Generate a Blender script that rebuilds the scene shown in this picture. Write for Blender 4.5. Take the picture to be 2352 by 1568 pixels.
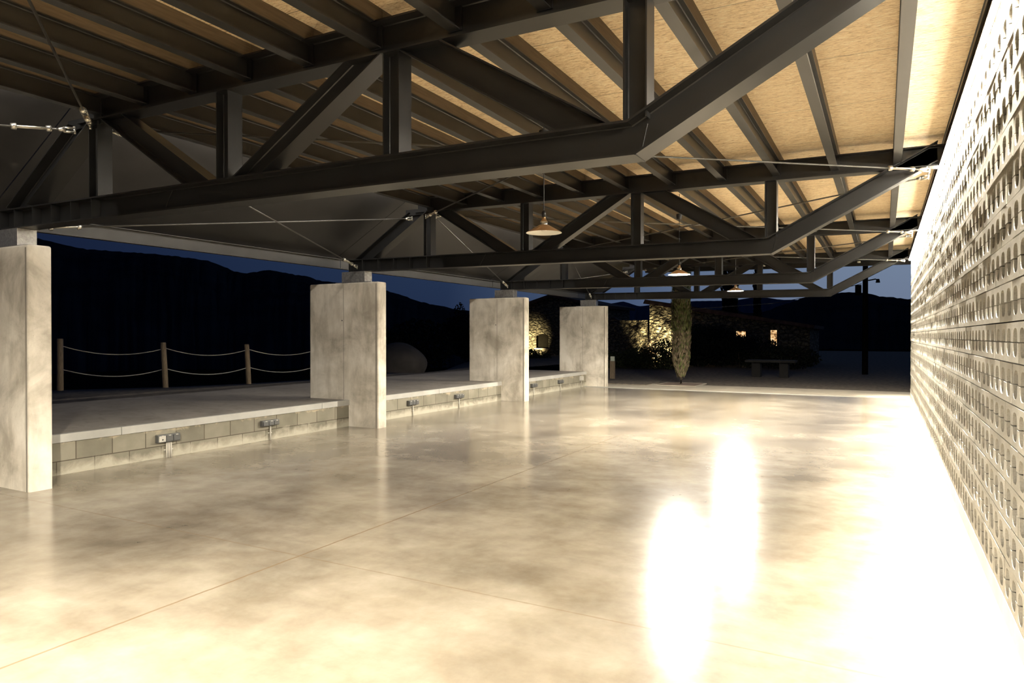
import bpy, bmesh, math, random
from mathutils import Vector, Matrix
random.seed(7)
S = bpy.context.scene
COL = S.collection
for o in list(bpy.data.objects):
    bpy.data.objects.remove(o, do_unlink=True)

# ------------------------------------------------------------------ camera
YAW, PITCH = 0.4959, -0.0083
cam_d = bpy.data.cameras.new('camera'); cam = bpy.data.objects.new('camera', cam_d); COL.objects.link(cam)
cam.location = (0, 0, 1.48)
fw = Vector((math.cos(PITCH) * math.cos(YAW), math.cos(PITCH) * math.sin(YAW), math.sin(PITCH)))
cam.rotation_euler = fw.to_track_quat('-Z', 'Y').to_euler()
cam_d.sensor_width = 36.0; cam_d.lens = 36.0 * 1580.0 / 2352.0
cam_d.clip_start = 0.05; cam_d.clip_end = 3000
S.camera = cam

# ------------------------------------------------------------------ dusk sky
W = bpy.data.worlds.new('dusk_sky'); S.world = W; W.use_nodes = True
nt = W.node_tree; N = nt.nodes; L = nt.links; N.clear()
wo = N.new('ShaderNodeOutputWorld'); bg = N.new('ShaderNodeBackground'); L.new(bg.outputs[0], wo.inputs[0])
tc = N.new('ShaderNodeTexCoord')
dot = N.new('ShaderNodeVectorMath'); dot.operation = 'DOT_PRODUCT'; dot.inputs[1].default_value = (0.9987, -0.05, 0)
L.new(tc.outputs['Generated'], dot.inputs[0])
rz = N.new('ShaderNodeValToRGB'); L.new(dot.outputs['Value'], rz.inputs[0])
e = rz.color_ramp.elements
e[0].position = 0.0; e[0].color = (0.006, 0.010, 0.030, 1)
e[1].position = 1.0; e[1].color = (0.175, 0.235, 0.335, 1)
for p, c in ((0.45, (0.0085, 0.0155, 0.042, 1)), (0.80, (0.018, 0.034, 0.078, 1)), (0.93, (0.072, 0.112, 0.195, 1))):
    q = e.new(p); q.color = c
sp = N.new('ShaderNodeSeparateXYZ'); L.new(tc.outputs['Generated'], sp.inputs[0])
rv = N.new('ShaderNodeValToRGB'); L.new(sp.outputs['Z'], rv.inputs[0])
e = rv.color_ramp.elements
e[0].position = 0.0; e[0].color = (0.78, 0.72, 0.78, 1)
e[1].position = 0.12; e[1].color = (1, 1, 1, 1)
q = e.new(0.9); q.color = (0.45, 0.5, 0.6, 1)
mx = N.new('ShaderNodeMix'); mx.data_type = 'RGBA'; mx.blend_type = 'MULTIPLY'; mx.inputs[0].default_value = 1
L.new(rz.outputs[0], mx.inputs[6]); L.new(rv.outputs[0], mx.inputs[7])
L.new(mx.outputs[2], bg.inputs[0]); bg.inputs[1].default_value = 0.70

S.view_settings.view_transform = 'Standard'; S.view_settings.look = 'None'
S.view_settings.gamma = 1; S.view_settings.use_curve_mapping = False
S.view_settings.exposure = 0.55

WARM = (1.0, 0.92, 0.78)
STRIP_POWER = 800.0     # led line above the block wall, watts over its whole length
LAMP_GLOW = 36000.0         # each lit pendant

SOFFIT_POWER = 60.0
# ------------------------------------------------------------------ materials
def newmat(name):
    m = bpy.data.materials.new(name); m.use_nodes = True
    t = m.node_tree; return m, t, t.nodes['Principled BSDF']
def node(t, k, **kw):
    n = t.nodes.new(k)
    for a, b in kw.items(): setattr(n, a, b)
    return n
def coords(t, scale=(1, 1, 1), world=False):
    if world:
        g = node(t, 'ShaderNodeNewGeometry'); src = g.outputs['Position']
    else:
        g = node(t, 'ShaderNodeTexCoord'); src = g.outputs['Object']
    mp = node(t, 'ShaderNodeMapping'); mp.inputs['Scale'].default_value = scale
    t.links.new(src, mp.inputs[0]); return mp.outputs[0]
def noise(t, vec, scale, detail=4, rough=0.55, dist=0.0):
    n = node(t, 'ShaderNodeTexNoise'); n.inputs['Scale'].default_value = scale
    n.inputs['Detail'].default_value = detail; n.inputs['Roughness'].default_value = rough
    n.inputs['Distortion'].default_value = dist
    t.links.new(vec, n.inputs['Vector']); return n.outputs['Fac']
def fill_ramp(cr, stops):
    stops = sorted(stops)
    while len(cr.elements) < len(stops): cr.elements.new(0.5)
    for k, (p, c) in enumerate(stops):
        cr.elements[k].position = k * 1e-3 / len(stops)
    for k in range(len(stops) - 1, -1, -1): cr.elements[k].position = stops[k][0]
    for k, (p, c) in enumerate(stops): cr.elements[k].color = (*c[:3], 1)
def ramp(t, fac, stops):
    r = node(t, 'ShaderNodeValToRGB'); fill_ramp(r.color_ramp, stops)
    t.links.new(fac, r.inputs[0]); return r.outputs[0]
def mixc(t, fac, a, b, mode='MIX'):
    m = node(t, 'ShaderNodeMix', data_type='RGBA', blend_type=mode)
    for i, v in ((0, fac), (6, a), (7, b)):
        if hasattr(v, 'is_linked') or hasattr(v, 'links'): t.links.new(v, m.inputs[i])
        elif i == 0: m.inputs[0].default_value = v
        else: m.inputs[i].default_value = (*v, 1)
    return m.outputs[2]
def math_(t, op, a, b=0.0, c=0.0):
    m = node(t, 'ShaderNodeMath', operation=op)
    for i, v in enumerate((a, b, c)):
        if hasattr(v, 'links'): t.links.new(v, m.inputs[i])
        else: m.inputs[i].default_value = v
    return m.outputs[0]
def bump(t, bs, h, strength=0.3, dist=0.01):
    b = node(t, 'ShaderNodeBump'); b.inputs['Strength'].default_value = strength; b.inputs['Distance'].default_value = dist
    t.links.new(h, b.inputs['Height']); t.links.new(b.outputs[0], bs.inputs['Normal'])
def simple(name, col, rough=0.5, metal=0.0, var=0.12, nscale=6.0, spec=0.5, bmp=0.0, world=True, stretch=(1, 1, 1)):
    m, t, b = newmat(name)
    v = coords(t, stretch, world); f = noise(t, v, nscale)
    lo = tuple(c * (1 - var) for c in col); hi = tuple(min(1, c * (1 + var)) for c in col)
    t.links.new(ramp(t, f, [(0.3, lo), (0.7, hi)]), b.inputs['Base Color'])
    b.inputs['Roughness'].default_value = rough; b.inputs['Metallic'].default_value = metal
    b.inputs['Specular IOR Level'].default_value = spec
    if bmp: bump(t, b, f, bmp)
    return m
def emit(name, col, strength):
    m, t, b = newmat(name)
    b.inputs['Base Color'].default_value = (*col, 1)
    b.inputs['Emission Color'].default_value = (*col, 1); b.inputs['Emission Strength'].default_value = strength
    return m

M = {}
def steel(name, col, rough, spec):
    m, t, b = newmat(name)
    v = coords(t, (1, 1, 1), True); f = noise(t, v, 3.0, 3); f2 = noise(t, v, 160, 2)
    t.links.new(ramp(t, f, [(0.3, tuple(c * .8 for c in col)), (0.7, tuple(c * 1.2 for c in col))]), b.inputs['Base Color'])
    r = node(t, 'ShaderNodeMapRange'); r.inputs[3].default_value = rough - .05; r.inputs[4].default_value = rough + .08
    t.links.new(f, r.inputs[0]); t.links.new(r.outputs[0], b.inputs['Roughness'])
    b.inputs['Specular IOR Level'].default_value = spec
    bump(t, b, f2, 0.04, 0.002)
    return m
M['steel'] = steel('graphite_painted_steel', (0.0135, 0.0132, 0.0130), 0.32, 0.42)
M['purlin'] = steel('graphite_purlin_steel', (0.025, 0.024, 0.0225), 0.33, 0.55)
M['edge_steel'] = steel('edge_channel_steel', (0.030, 0.0275, 0.023), 0.36, 0.5)
M['galv'] = simple('galvanised_fittings', (0.66, 0.63, 0.56), 0.28, 0.9, 0.1, 20)
M['rod'] = simple('steel_rod', (0.10, 0.095, 0.085), 0.35, 0.6, 0.1, 20)
M['plate'] = simple('raw_steel_plate', (0.34, 0.33, 0.31), 0.35, 0.7, 0.25, 30, bmp=0.25)
M['black'] = simple('black_plastic', (0.012, 0.012, 0.012), 0.45)
M['socket'] = simple('grey_socket_plastic', (0.075, 0.075, 0.072), 0.42, var=.05)
M['socket_light'] = simple('pale_socket_plastic', (0.42, 0.40, 0.35), 0.45, var=.05)
M['conduit'] = simple('pale_conduit', (0.46, 0.43, 0.37), 0.4, var=.06)
M['copper'] = simple('brushed_bronze_shade', (0.42, 0.27, 0.15), 0.30, 0.75, 0.08, 14)
M['enamel'] = simple('white_enamel', (0.82, 0.80, 0.72), 0.35, var=.02)
M['silver'] = simple('silver_collar', (0.75, 0.74, 0.72), 0.2, 0.9, .05)
M['bulb_on'] = emit('lit_bulb', WARM, LAMP_GLOW)
M['bulb_off'] = simple('frosted_bulb', (0.8, 0.78, 0.72), 0.2, var=.02)
M['led'] = emit('led_diffuser', WARM, 250.0)
M['soffit'] = steel('soffit_sheet_metal', (0.026, 0.0245, 0.0235), 0.36, 0.4)
M['soffit_trim'] = simple('pale_eaves_board', (0.62, 0.52, 0.38), 0.6, var=.05)

M['timber'] = simple('roof_batten_timber', (0.135, 0.10, 0.062), 0.75, var=.2, nscale=5, stretch=(1, 12, 12))
# OSB
m, t, b = newmat('osb_board'); M['osb'] = m
v1 = coords(t, (34, 8, 20), True); v2 = coords(t, (80, 20, 40), True); v3 = coords(t, (1, 1, 1), True)
n1 = noise(t, v1, 1.0, 3, 0.6, 1.8); n2 = noise(t, v2, 1.0, 2, 0.6, 1.6); n3 = noise(t, v3, 1.3, 3)
c1 = ramp(t, n1, [(0.30, (0.52, 0.35, 0.18)), (0.43, (0.82, 0.63, 0.39)), (0.55, (0.93, 0.75, 0.49)), (0.68, (0.98, 0.88, 0.66))])
c2 = ramp(t, n2, [(0.34, (0.58, 0.47, 0.35)), (0.48, (1, 1, 1)), (1.0, (1.0, 1.0, 1.0))])
c = mixc(t, 0.65, c1, c2, 'MULTIPLY')
c3 = ramp(t, n3, [(0.35, (0.86, 0.83, 0.78)), (0.6, (1, 1, 1))])
c = mixc(t, 0.35, c, c3, 'MULTIPLY')
# thin dark joints between boards (2.5 m long across the bays, 1.25 m wide along them)
g = node(t, 'ShaderNodeNewGeometry'); sx = node(t, 'ShaderNodeSeparateXYZ'); t.links.new(g.outputs['Position'], sx.inputs[0])
jx = math_(t, 'ABSOLUTE', math_(t, 'SUBTRACT', math_(t, 'FRACT', math_(t, 'DIVIDE', math_(t, 'ADD', sx.outputs['X'], 0.93), 1.25)), 0.5))
jl = math_(t, 'LESS_THAN', jx, 0.0028)
c = mixc(t, math_(t, 'MULTIPLY', jl, 0.75), c, (0.08, 0.045, 0.02))
t.links.new(c, b.inputs['Base Color']); b.inputs['Roughness'].default_value = 0.62
bump(t, b, n1, 0.25, 0.003)

# polished floor
m, t, b = newmat('polished_concrete'); M['floor'] = m
v = coords(t, (1, 1, 1), True)
a1 = noise(t, v, 0.75, 8, 0.62, 0.15); a2 = noise(t, v, 2.8, 8, 0.62, 0.2); a3 = noise(t, v, 24, 4, 0.6); a4 = noise(t, v, 0.22, 3, 0.5)
vs = coords(t, (2.0, 0.8, 1), True); a5 = noise(t, vs, 2.2, 8, 0.62, 0.3)
c1 = ramp(t, a1, [(0.30, (0.165, 0.142, 0.106)), (0.5, (0.275, 0.242, 0.188)), (0.70, (0.370, 0.334, 0.266))])
c2 = ramp(t, a2, [(0.30, (0.68, 0.64, 0.58)), (0.66, (1, 1, 1))])
c5 = ramp(t, a5, [(0.32, (0.62, 0.58, 0.53)), (0.60, (1, 1, 1))])
c = mixc(t, 0.75, c1, c2, 'MULTIPLY'); c = mixc(t, 0.40, c, c5, 'MULTIPLY')
c = mixc(t, 0.12, c, ramp(t, a3, [(0.3, (0.7, 0.66, 0.58)), (0.7, (1.0, 1.0, 1.0))]), 'MULTIPLY')
# saw-cut joints : one along the hall, cross joints every bay
g = node(t, 'ShaderNodeNewGeometry'); sx = node(t, 'ShaderNodeSeparateXYZ'); t.links.new(g.outputs['Position'], sx.inputs[0])
wob = math_(t, 'MULTIPLY', math_(t, 'SUBTRACT', noise(t, v, 14, 2), 0.5), 0.012)
dy = math_(t, 'ABSOLUTE', math_(t, 'ADD', math_(t, 'SUBTRACT', sx.outputs['Y'], 3.455), wob))
ly = math_(t, 'LESS_THAN', dy, 0.008)
fx = math_(t, 'MULTIPLY', math_(t, 'ABSOLUTE', math_(t, 'SUBTRACT', math_(t, 'FRACT', math_(t, 'DIVIDE', math_(t, 'ADD', sx.outputs['X'], 4.2 + 5.09 * 2 - 5.09 / 2 - 2.49 + 0.0), 5.09)), 0.5)), 5.09)
lx = math_(t, 'LESS_THAN', math_(t, 'ADD', fx, wob), 0.0065)
ll = math_(t, 'MAXIMUM', ly, math_(t, 'MULTIPLY', lx, 0.6))
c = mixc(t, math_(t, 'MULTIPLY', ll, 0.8), c, (0.16, 0.115, 0.065))
t.links.new(c, b.inputs['Base Color'])
r = node(t, 'ShaderNodeMapRange'); r.inputs[1].default_value = 0.3; r.inputs[2].default_value = 0.7
r.inputs[3].default_value = 0.23; r.inputs[4].default_value = 0.33
b.inputs['Roughness'].default_value = 0.185
b.inputs['Specular IOR Level'].default_value = 0.36
hh = math_(t, 'ADD', a2, math_(t, 'MULTIPLY', ll, -2.0)); bump(t, b, noise(t, v, 1.7, 2, .4), 0.05, 0.02)

# cast concrete of the piers
m, t, b = newmat('cast_concrete'); M['pier'] = m
v = coords(t, (1, 1, 1), True); vv = coords(t, (4, 4, 1.0), True)
a1 = noise(t, v, 1.6, 6, 0.62, 0.4); a2 = noise(t, vv, 1.5, 5, 0.6, 0.3); a3 = noise(t, v, 55, 3)
c1 = ramp(t, a1, [(0.36, (0.38, 0.34, 0.275)), (0.5, (0.58, 0.53, 0.44)), (0.64, (0.70, 0.65, 0.56))])
c2 = ramp(t, a2, [(0.34, (0.58, 0.55, 0.50)), (0.54, (1, 1, 1)), (1, (1, 1, 1))])
c = mixc(t, 0.5, c1, c2, 'MULTIPLY')
pit = ramp(t, a3, [(0.24, (0.45, 0.42, 0.38)), (0.32, (1, 1, 1)), (1, (1, 1, 1))])
c = mixc(t, 0.8, c, pit, 'MULTIPLY')
t.links.new(c, b.inputs['Base Color']); b.inputs['Roughness'].default_value = 0.75
bump(t, b, a3, 0.12, 0.004)
M['pier_line'] = simple('joint_and_groove_tone', (0.24, 0.215, 0.175), 0.8)

# hollow block
m, t, b = newmat('hollow_block_cement'); M['block'] = m
v = coords(t, (1, 1, 1), True); a1 = noise(t, v, 3.5, 5); a3 = noise(t, v, 130, 3)
c = ramp(t, a1, [(0.3, (0.205, 0.19, 0.158)), (0.7, (0.315, 0.292, 0.245))])
c = mixc(t, 0.5, c, ramp(t, a3, [(0.3, (0.6, 0.58, 0.52)), (0.6, (1, 1, 1))]), 'MULTIPLY')
t.links.new(c, b.inputs['Base Color']); b.inputs['Roughness'].default_value = 0.85
bump(t, b, a3, 0.4, 0.003)
M['plinth'] = simple('plinth_render', (0.55, 0.51, 0.42), 0.8, var=.1, nscale=4, bmp=.1)

# step wall of solid blocks
m, t, b = newmat('step_block_masonry'); M['stepwall'] = m
g = node(t, 'ShaderNodeNewGeometry'); sx = node(t, 'ShaderNodeSeparateXYZ'); t.links.new(g.outputs['Position'], sx.inputs[0])
cb = node(t, 'ShaderNodeCombineXYZ'); t.links.new(math_(t, 'ADD', sx.outputs['X'], 0.1), cb.inputs[0]); t.links.new(math_(t, 'ADD', sx.outputs['Z'], 0.055), cb.inputs[1])
br = node(t, 'ShaderNodeTexBrick'); t.links.new(cb.outputs[0], br.inputs['Vector'])
br.inputs['Scale'].default_value = 1.0; br.inputs['Brick Width'].default_value = 0.4; br.inputs['Row Height'].default_value = 0.2
br.inputs['Mortar Size'].default_value = 0.006; br.inputs['Mortar Smooth'].default_value = 0.2
br.inputs['Color1'].default_value = (0.165, 0.150, 0.112, 1); br.inputs['Color2'].default_value = (0.235, 0.215, 0.162, 1); br.inputs['Mortar'].default_value = (0.075, 0.062, 0.042, 1)
v = coords(t, (1, 1, 1), True); a1 = noise(t, v, 5, 5, .6, .5); a2 = noise(t, v, 2.2, 4); a3 = noise(t, v, 90, 3)
c = mixc(t, 0.6, br.outputs['Color'], ramp(t, a2, [(0.35, (0.55, 0.55, 0.5)), (0.6, (1, 1, 1))]), 'MULTIPLY')
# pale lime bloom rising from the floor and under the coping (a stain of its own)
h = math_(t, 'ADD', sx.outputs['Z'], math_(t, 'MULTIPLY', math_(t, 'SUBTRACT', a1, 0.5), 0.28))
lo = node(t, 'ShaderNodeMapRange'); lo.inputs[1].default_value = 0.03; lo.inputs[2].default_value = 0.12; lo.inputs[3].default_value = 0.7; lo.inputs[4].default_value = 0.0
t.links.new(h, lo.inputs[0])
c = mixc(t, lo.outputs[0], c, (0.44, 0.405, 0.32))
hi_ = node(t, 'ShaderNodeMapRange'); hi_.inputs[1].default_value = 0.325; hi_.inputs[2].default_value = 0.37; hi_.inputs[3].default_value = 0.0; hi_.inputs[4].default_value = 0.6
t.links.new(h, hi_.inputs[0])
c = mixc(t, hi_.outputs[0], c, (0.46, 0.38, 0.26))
t.links.new(c, b.inputs['Base Color']); b.inputs['Roughness'].default_value = 0.85
hb = math_(t, 'SUBTRACT', math_(t, 'MULTIPLY', a3, 0.3), br.outputs['Fac']); bump(t, b, hb, 0.5, 0.006)

m, t, b = newmat('coping_concrete'); M['coping'] = m
v = coords(t, (1, 1, 1), True); a1 = noise(t, v, 2.0, 5); a2 = noise(t, v, 40, 3)
t.links.new(ramp(t, a1, [(0.3, (0.27, 0.262, 0.235)), (0.7, (0.39, 0.38, 0.345))]), b.inputs['Base Color']); b.inputs['Roughness'].default_value = 0.6
m, t, b = newmat('platform_concrete'); M['platform'] = m
v = coords(t, (1.2, 0.8, 1), True); a1 = noise(t, v, 1.2, 6, .62, .8); a2 = noise(t, v, 7, 5, .6, 1.0)
c = mixc(t, 0.6, ramp(t, a1, [(0.3, (0.15, 0.132, 0.113)), (0.7, (0.255, 0.228, 0.197))]), ramp(t, a2, [(0.34, (0.55, 0.52, 0.5)), (0.5, (1, 1, 1))]), 'MULTIPLY')
t.links.new(c, b.inputs['Base Color']); b.inputs['Roughness'].default_value = 0.6; bump(t, b, a2, .1, .01)
M['paving'] = simple('pale_paving', (0.46, 0.41, 0.32), 0.6, var=.15, nscale=2.5, bmp=.05)
M['gravel'] = simple('dark_gravel', (0.135, 0.11, 0.082), 0.95, var=.5, nscale=7, bmp=.5)
M['soil'] = simple('reddish_soil', (0.22, 0.165, 0.125), 0.95, var=.4, nscale=40, bmp=.5)
M['valley'] = simple('dark_field', (0.016, 0.017, 0.014), 1.0, var=.4, nscale=.3, spec=0.0)
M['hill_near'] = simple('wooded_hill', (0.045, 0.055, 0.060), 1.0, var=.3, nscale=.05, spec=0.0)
M['hill_far'] = simple('hazy_mountain', (0.12, 0.15, 0.21), 1.0, var=.06, nscale=.01, spec=0.0)  # distance haze put into the base colour as a blue tint
M['wood'] = simple('weathered_post_wood', (0.23, 0.175, 0.115), 0.8, var=.3, nscale=8, bmp=.3, stretch=(8, 8, 1))
M['rope'] = simple('pale_rope', (0.42, 0.40, 0.37), 0.8, var=.2, nscale=60)
M['stone_boulder'] = simple('grey_boulder', (0.07, 0.062, 0.058), 0.9, var=.25, nscale=2, bmp=.3)
M['dark_stone'] = simple('dark_table_stone', (0.014, 0.013, 0.0125), 0.9, var=.2)
M['bark'] = simple('grey_bark', (0.17, 0.13, 0.09), 0.9, var=.3, nscale=10, bmp=.6, stretch=(6, 6, 1))
def leafmat(name, lo, hi):
    m, t, b = newmat(name)
    v = coords(t, (1, 1, 1), True); f = noise(t, v, 9, 3)
    t.links.new(ramp(t, f, [(0.3, lo), (0.7, hi)]), b.inputs['Base Color']); b.inputs['Roughness'].default_value = 0.75
    b.inputs['Specular IOR Level'].default_value = 0.2
    return m
M['cyp'] = leafmat('cypress_green', (0.045, 0.058, 0.018), (0.13, 0.145, 0.050))
M['cyp_dry'] = leafmat('cypress_dry_twigs', (0.11, 0.080, 0.050), (0.20, 0.155, 0.100))
M['leaf'] = leafmat('shrub_green', (0.030, 0.040, 0.016), (0.075, 0.09, 0.035))
M['leaf_dark'] = leafmat('dark_tree_green', (0.012, 0.016, 0.010), (0.03, 0.036, 0.02))
m, t, b = newmat('warm_window_glow'); M['glow'] = m
v = coords(t, (1, 3.0, 3.5), True); g1 = noise(t, v, 2.0, 4, .65)
t.links.new(ramp(t, g1, [(0.40, (0.05, 0.02, 0.008)), (0.52, (0.75, 0.42, 0.17)), (0.66, (1.0, 0.80, 0.48))]), b.inputs['Emission Color']); b.inputs['Emission Strength'].default_value = .75
b.inputs['Base Color'].default_value = (.1, .08, .05, 1)
M['shutter'] = simple('dark_shutter_wood', (0.008, 0.007, 0.005), 1.0, spec=0.0)
M['tile'] = simple('clay_roof_tiles', (0.10, 0.06, 0.045), 0.85, var=.3, nscale=6, bmp=.4)
M['sign'] = simple('pale_sign_face', (0.62, 0.66, 0.56), 0.5, var=.05)
M['lantern'] = simple('pale_chimney_render', (0.50, 0.42, 0.34), 0.8)
m, t, b = newmat('rubble_stone'); M['rubble'] = m
v = coords(t, (1.0, 3.2, 5.2), True); vo = node(t, 'ShaderNodeTexVoronoi'); vo.feature = 'DISTANCE_TO_EDGE'; vo.inputs['Scale'].default_value = 1.0
nn = node(t, 'ShaderNodeTexNoise'); nn.inputs['Scale'].default_value = 1.4; t.links.new(v, nn.inputs['Vector'])
vm = node(t, 'ShaderNodeVectorMath', operation='ADD'); t.links.new(v, vm.inputs[0]); t.links.new(nn.outputs['Color'], vm.inputs[1])
t.links.new(vm.outputs[0], vo.inputs['Vector'])
a1 = noise(t, v, 1.2, 4)
c = mixc(t, 0.8, ramp(t, a1, [(0.3, (0.14, 0.115, 0.065)), (0.7, (0.30, 0.26, 0.165))]), ramp(t, vo.outputs['Distance'], [(0.02, (0.12, 0.10, 0.06)), (0.12, (1, 1, 1))]), 'MULTIPLY')
t.links.new(c, b.inputs['Base Color']); b.inputs['Roughness'].default_value = 0.9
hr = node(t, 'ShaderNodeMapRange'); hr.inputs[2].default_value = 0.3; t.links.new(vo.outputs['Distance'], hr.inputs[0])
bump(t, b, math_(t, 'ADD', hr.outputs[0], math_(t, 'MULTIPLY', a1, .5)), 1.0, 0.10)

# ------------------------------------------------------------------ object helpers
def link(name, bm, mat, parent=None, smooth=False):
    me = bpy.data.meshes.new(name); bm.normal_update(); bm.to_mesh(me); bm.free()
    me.materials.append(M[mat] if isinstance(mat, str) else mat)
    if smooth:
        for p in me.polygons: p.use_smooth = True
    o = bpy.data.objects.new(name, me); COL.objects.link(o)
    if parent is not None:
        o.parent = parent
        # geometry is written in world space: bring it into the parent's frame
        wm = Matrix.Identity(4); q = parent
        while q is not None:
            wm = Matrix.LocRotScale(q.location, q.rotation_euler, q.scale) @ wm; q = q.parent
        me.transform(wm.inverted())
    return o
def tag(o, label=None, cat=None, group=None, kind=None):
    if label: o['label'] = label
    if cat: o['category'] = cat
    if group: o['group'] = group
    if kind: o['kind'] = kind
    return o
def empty(name, loc, label, cat, group=None):
    o = bpy.data.objects.new(name, None); COL.objects.link(o); o.location = loc; o.empty_display_size = .1
    return tag(o, label, cat, group)
def box(bm, x0, x1, y0, y1, z0, z1, bev=0.0):
    r = bmesh.ops.create_cube(bm, size=1)
    vs = r['verts']
    for v in vs:
        v.co = Vector(((x0 + x1) / 2 + v.co.x * (x1 - x0), (y0 + y1) / 2 + v.co.y * (y1 - y0), (z0 + z1) / 2 + v.co.z * (z1 - z0)))
    if bev:
        es = list({e for v in vs for e in v.link_edges})
        bmesh.ops.bevel(bm, geom=es, offset=bev, segments=3, affect='EDGES', profile=.5)
def boxobj(name, dims, mat, parent=None, bev=0.0):
    bm = bmesh.new(); box(bm, *dims, bev); return link(name, bm, mat, parent)
def frame(d, up=Vector((0, 0, 1))):
    d = Vector(d).normalized(); s = d.cross(up)
    if s.length < 1e-5: s = d.cross(Vector((1, 0, 0)))
    s.normalize(); u = s.cross(d).normalized(); return d, s, u
def tube(bm, pts, r, n=8, cap=True):
    pts = [Vector(p) for p in pts]; rings = []
    rr = r if isinstance(r, (list, tuple)) else [r] * len(pts)
    for i, p in enumerate(pts):
        d = (pts[min(i + 1, len(pts) - 1)] - pts[max(i - 1, 0)])
        _, s, u = frame(d)
        rings.append([bm.verts.new(p + s * math.cos(a) * rr[i] + u * math.sin(a) * rr[i]) for a in [2 * math.pi * k / n for k in range(n)]])
    for a, b_ in zip(rings, rings[1:]):
        for k in range(n): bm.faces.new((a[k], a[(k + 1) % n], b_[(k + 1) % n], b_[k]))
    if cap:
        bm.faces.new(rings[0][::-1]); bm.faces.new(rings[-1])
def lathe(bm, prof, centre, n=32, cap_bottom=False, cap_top=False):
    cx, cy, cz = centre; rings = []
    for r, z in prof:
        rings.append([bm.verts.new((cx + r * math.cos(2 * math.pi * k / n), cy + r * math.sin(2 * math.pi * k / n), cz + z)) for k in range(n)])
    for a, b_ in zip(rings, rings[1:]):
        for k in range(n): bm.faces.new((a[k], a[(k + 1) % n], b_[(k + 1) % n], b_[k]))
    if cap_bottom: bm.faces.new(rings[0][::-1])
    if cap_top: bm.faces.new(rings[-1])
def iprof(h, w, tf, tw):
    # closed outline of a rolled I section, (side, up), up from 0 to h
    k = .006
    return [(-w/2, 0), (w/2, 0), (w/2, tf), (tw/2 + k, tf), (tw/2, tf + k), (tw/2, h - tf - k), (tw/2 + k, h - tf), (w/2, h - tf), (w/2, h),
            (-w/2, h), (-w/2, h - tf), (-tw/2 - k, h - tf), (-tw/2, h - tf - k), (-tw/2, tf + k), (-tw/2 - k, tf), (-w/2, tf)]
def sweep(bm, pts, prof, side=Vector((1, 0, 0)), ends=None):
    """sweep a profile along a polyline lying in the plane perpendicular to `side`, with mitred corners.
    ends: optional pair of cut directions for the end faces"""
    pts = [Vector(p) for p in pts]; rings = []
    for i, p in enumerate(pts):
        d0 = (pts[i] - pts[i-1]).normalized() if i else None
        d1 = (pts[i+1] - pts[i]).normalized() if i < len(pts) - 1 else None
        if d0 is None: d0 = d1
        if d1 is None: d1 = d0
        n0 = side.cross(d0).normalized(); n1 = side.cross(d1).normalized()
        if n0.z < -1e-6 or (abs(n0.z) < 1e-6 and n0.y < 0): n0 = -n0
        if n1.z < -1e-6 or (abs(n1.z) < 1e-6 and n1.y < 0): n1 = -n1
        mm = (n0 + n1).normalized(); k = 1 / max(.3, mm.dot(n0))
        up = mm * k
        if ends and i in (0, len(pts) - 1):
            e_ = ends[0 if i == 0 else 1]
            if e_ is not None:
                e_ = Vector(e_).normalized(); up = e_ / max(.25, abs(e_.dot(n0)))
                if up.dot(n0) < 0: up = -up
        rings.append([bm.verts.new(p + side * a + up * b_) for a, b_ in prof])
    n = len(prof)
    for a, b_ in zip(rings, rings[1:]):
        for k in range(n): bm.faces.new((a[k], a[(k + 1) % n], b_[(k + 1) % n], b_[k]))
    bm.faces.new(rings[0][::-1]); bm.faces.new(rings[-1])
    bmesh.ops.recalc_face_normals(bm, faces=bm.faces[:])
def ibeam_obj(name, pts, h, w, mat, parent=None, tf=.011, tw=.008, side=Vector((1, 0, 0)), centred=False, ends=None):
    bm = bmesh.new(); pr = iprof(h, w, tf, tw)
    if centred: pr = [(a, b_ - h / 2) for a, b_ in pr]
    sweep(bm, pts, pr, side, ends); return link(name, bm, mat, parent)

# ------------------------------------------------------------------ setting : floor, platform, ground
SP = 5.09
XF = [3.53 + SP * k for k in range(4)]            # hall-side face (towards the viewer) of the piers
XT = [3.60 + SP * k + .09 for k in range(4)]      # truss planes
tag(boxobj('floor', (-8, 18.6, -.76, 7.72, -.15, 0), 'floor'), kind='structure')
tag(boxobj('trim_1', (18.6, 18.68, -.76, 8.2, -.12, 0.012), 'coping'), kind='structure')
bm = bmesh.new(); box(bm, 18.68, 20.9, -3, 8.3, -.12, -.005)
tag(link('paving_strip', bm, 'paving'), kind='structure')
bm = bmesh.new(); box(bm, -8, 18.9, 7.75, 11.25, -.15, .43); tag(link('raised_platform', bm, 'platform'), kind='structure')
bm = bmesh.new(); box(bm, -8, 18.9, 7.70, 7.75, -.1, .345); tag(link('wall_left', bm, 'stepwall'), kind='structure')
bm = bmesh.new()
x = -8.0
while x < 18.88:
    x1 = min(18.88, x + 3.2); box(bm, x + .003, x1 - .003, 7.685, 7.75, .345, .434, .003); x = x1
tag(link('trim_2', bm, 'coping'), kind='structure')
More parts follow.
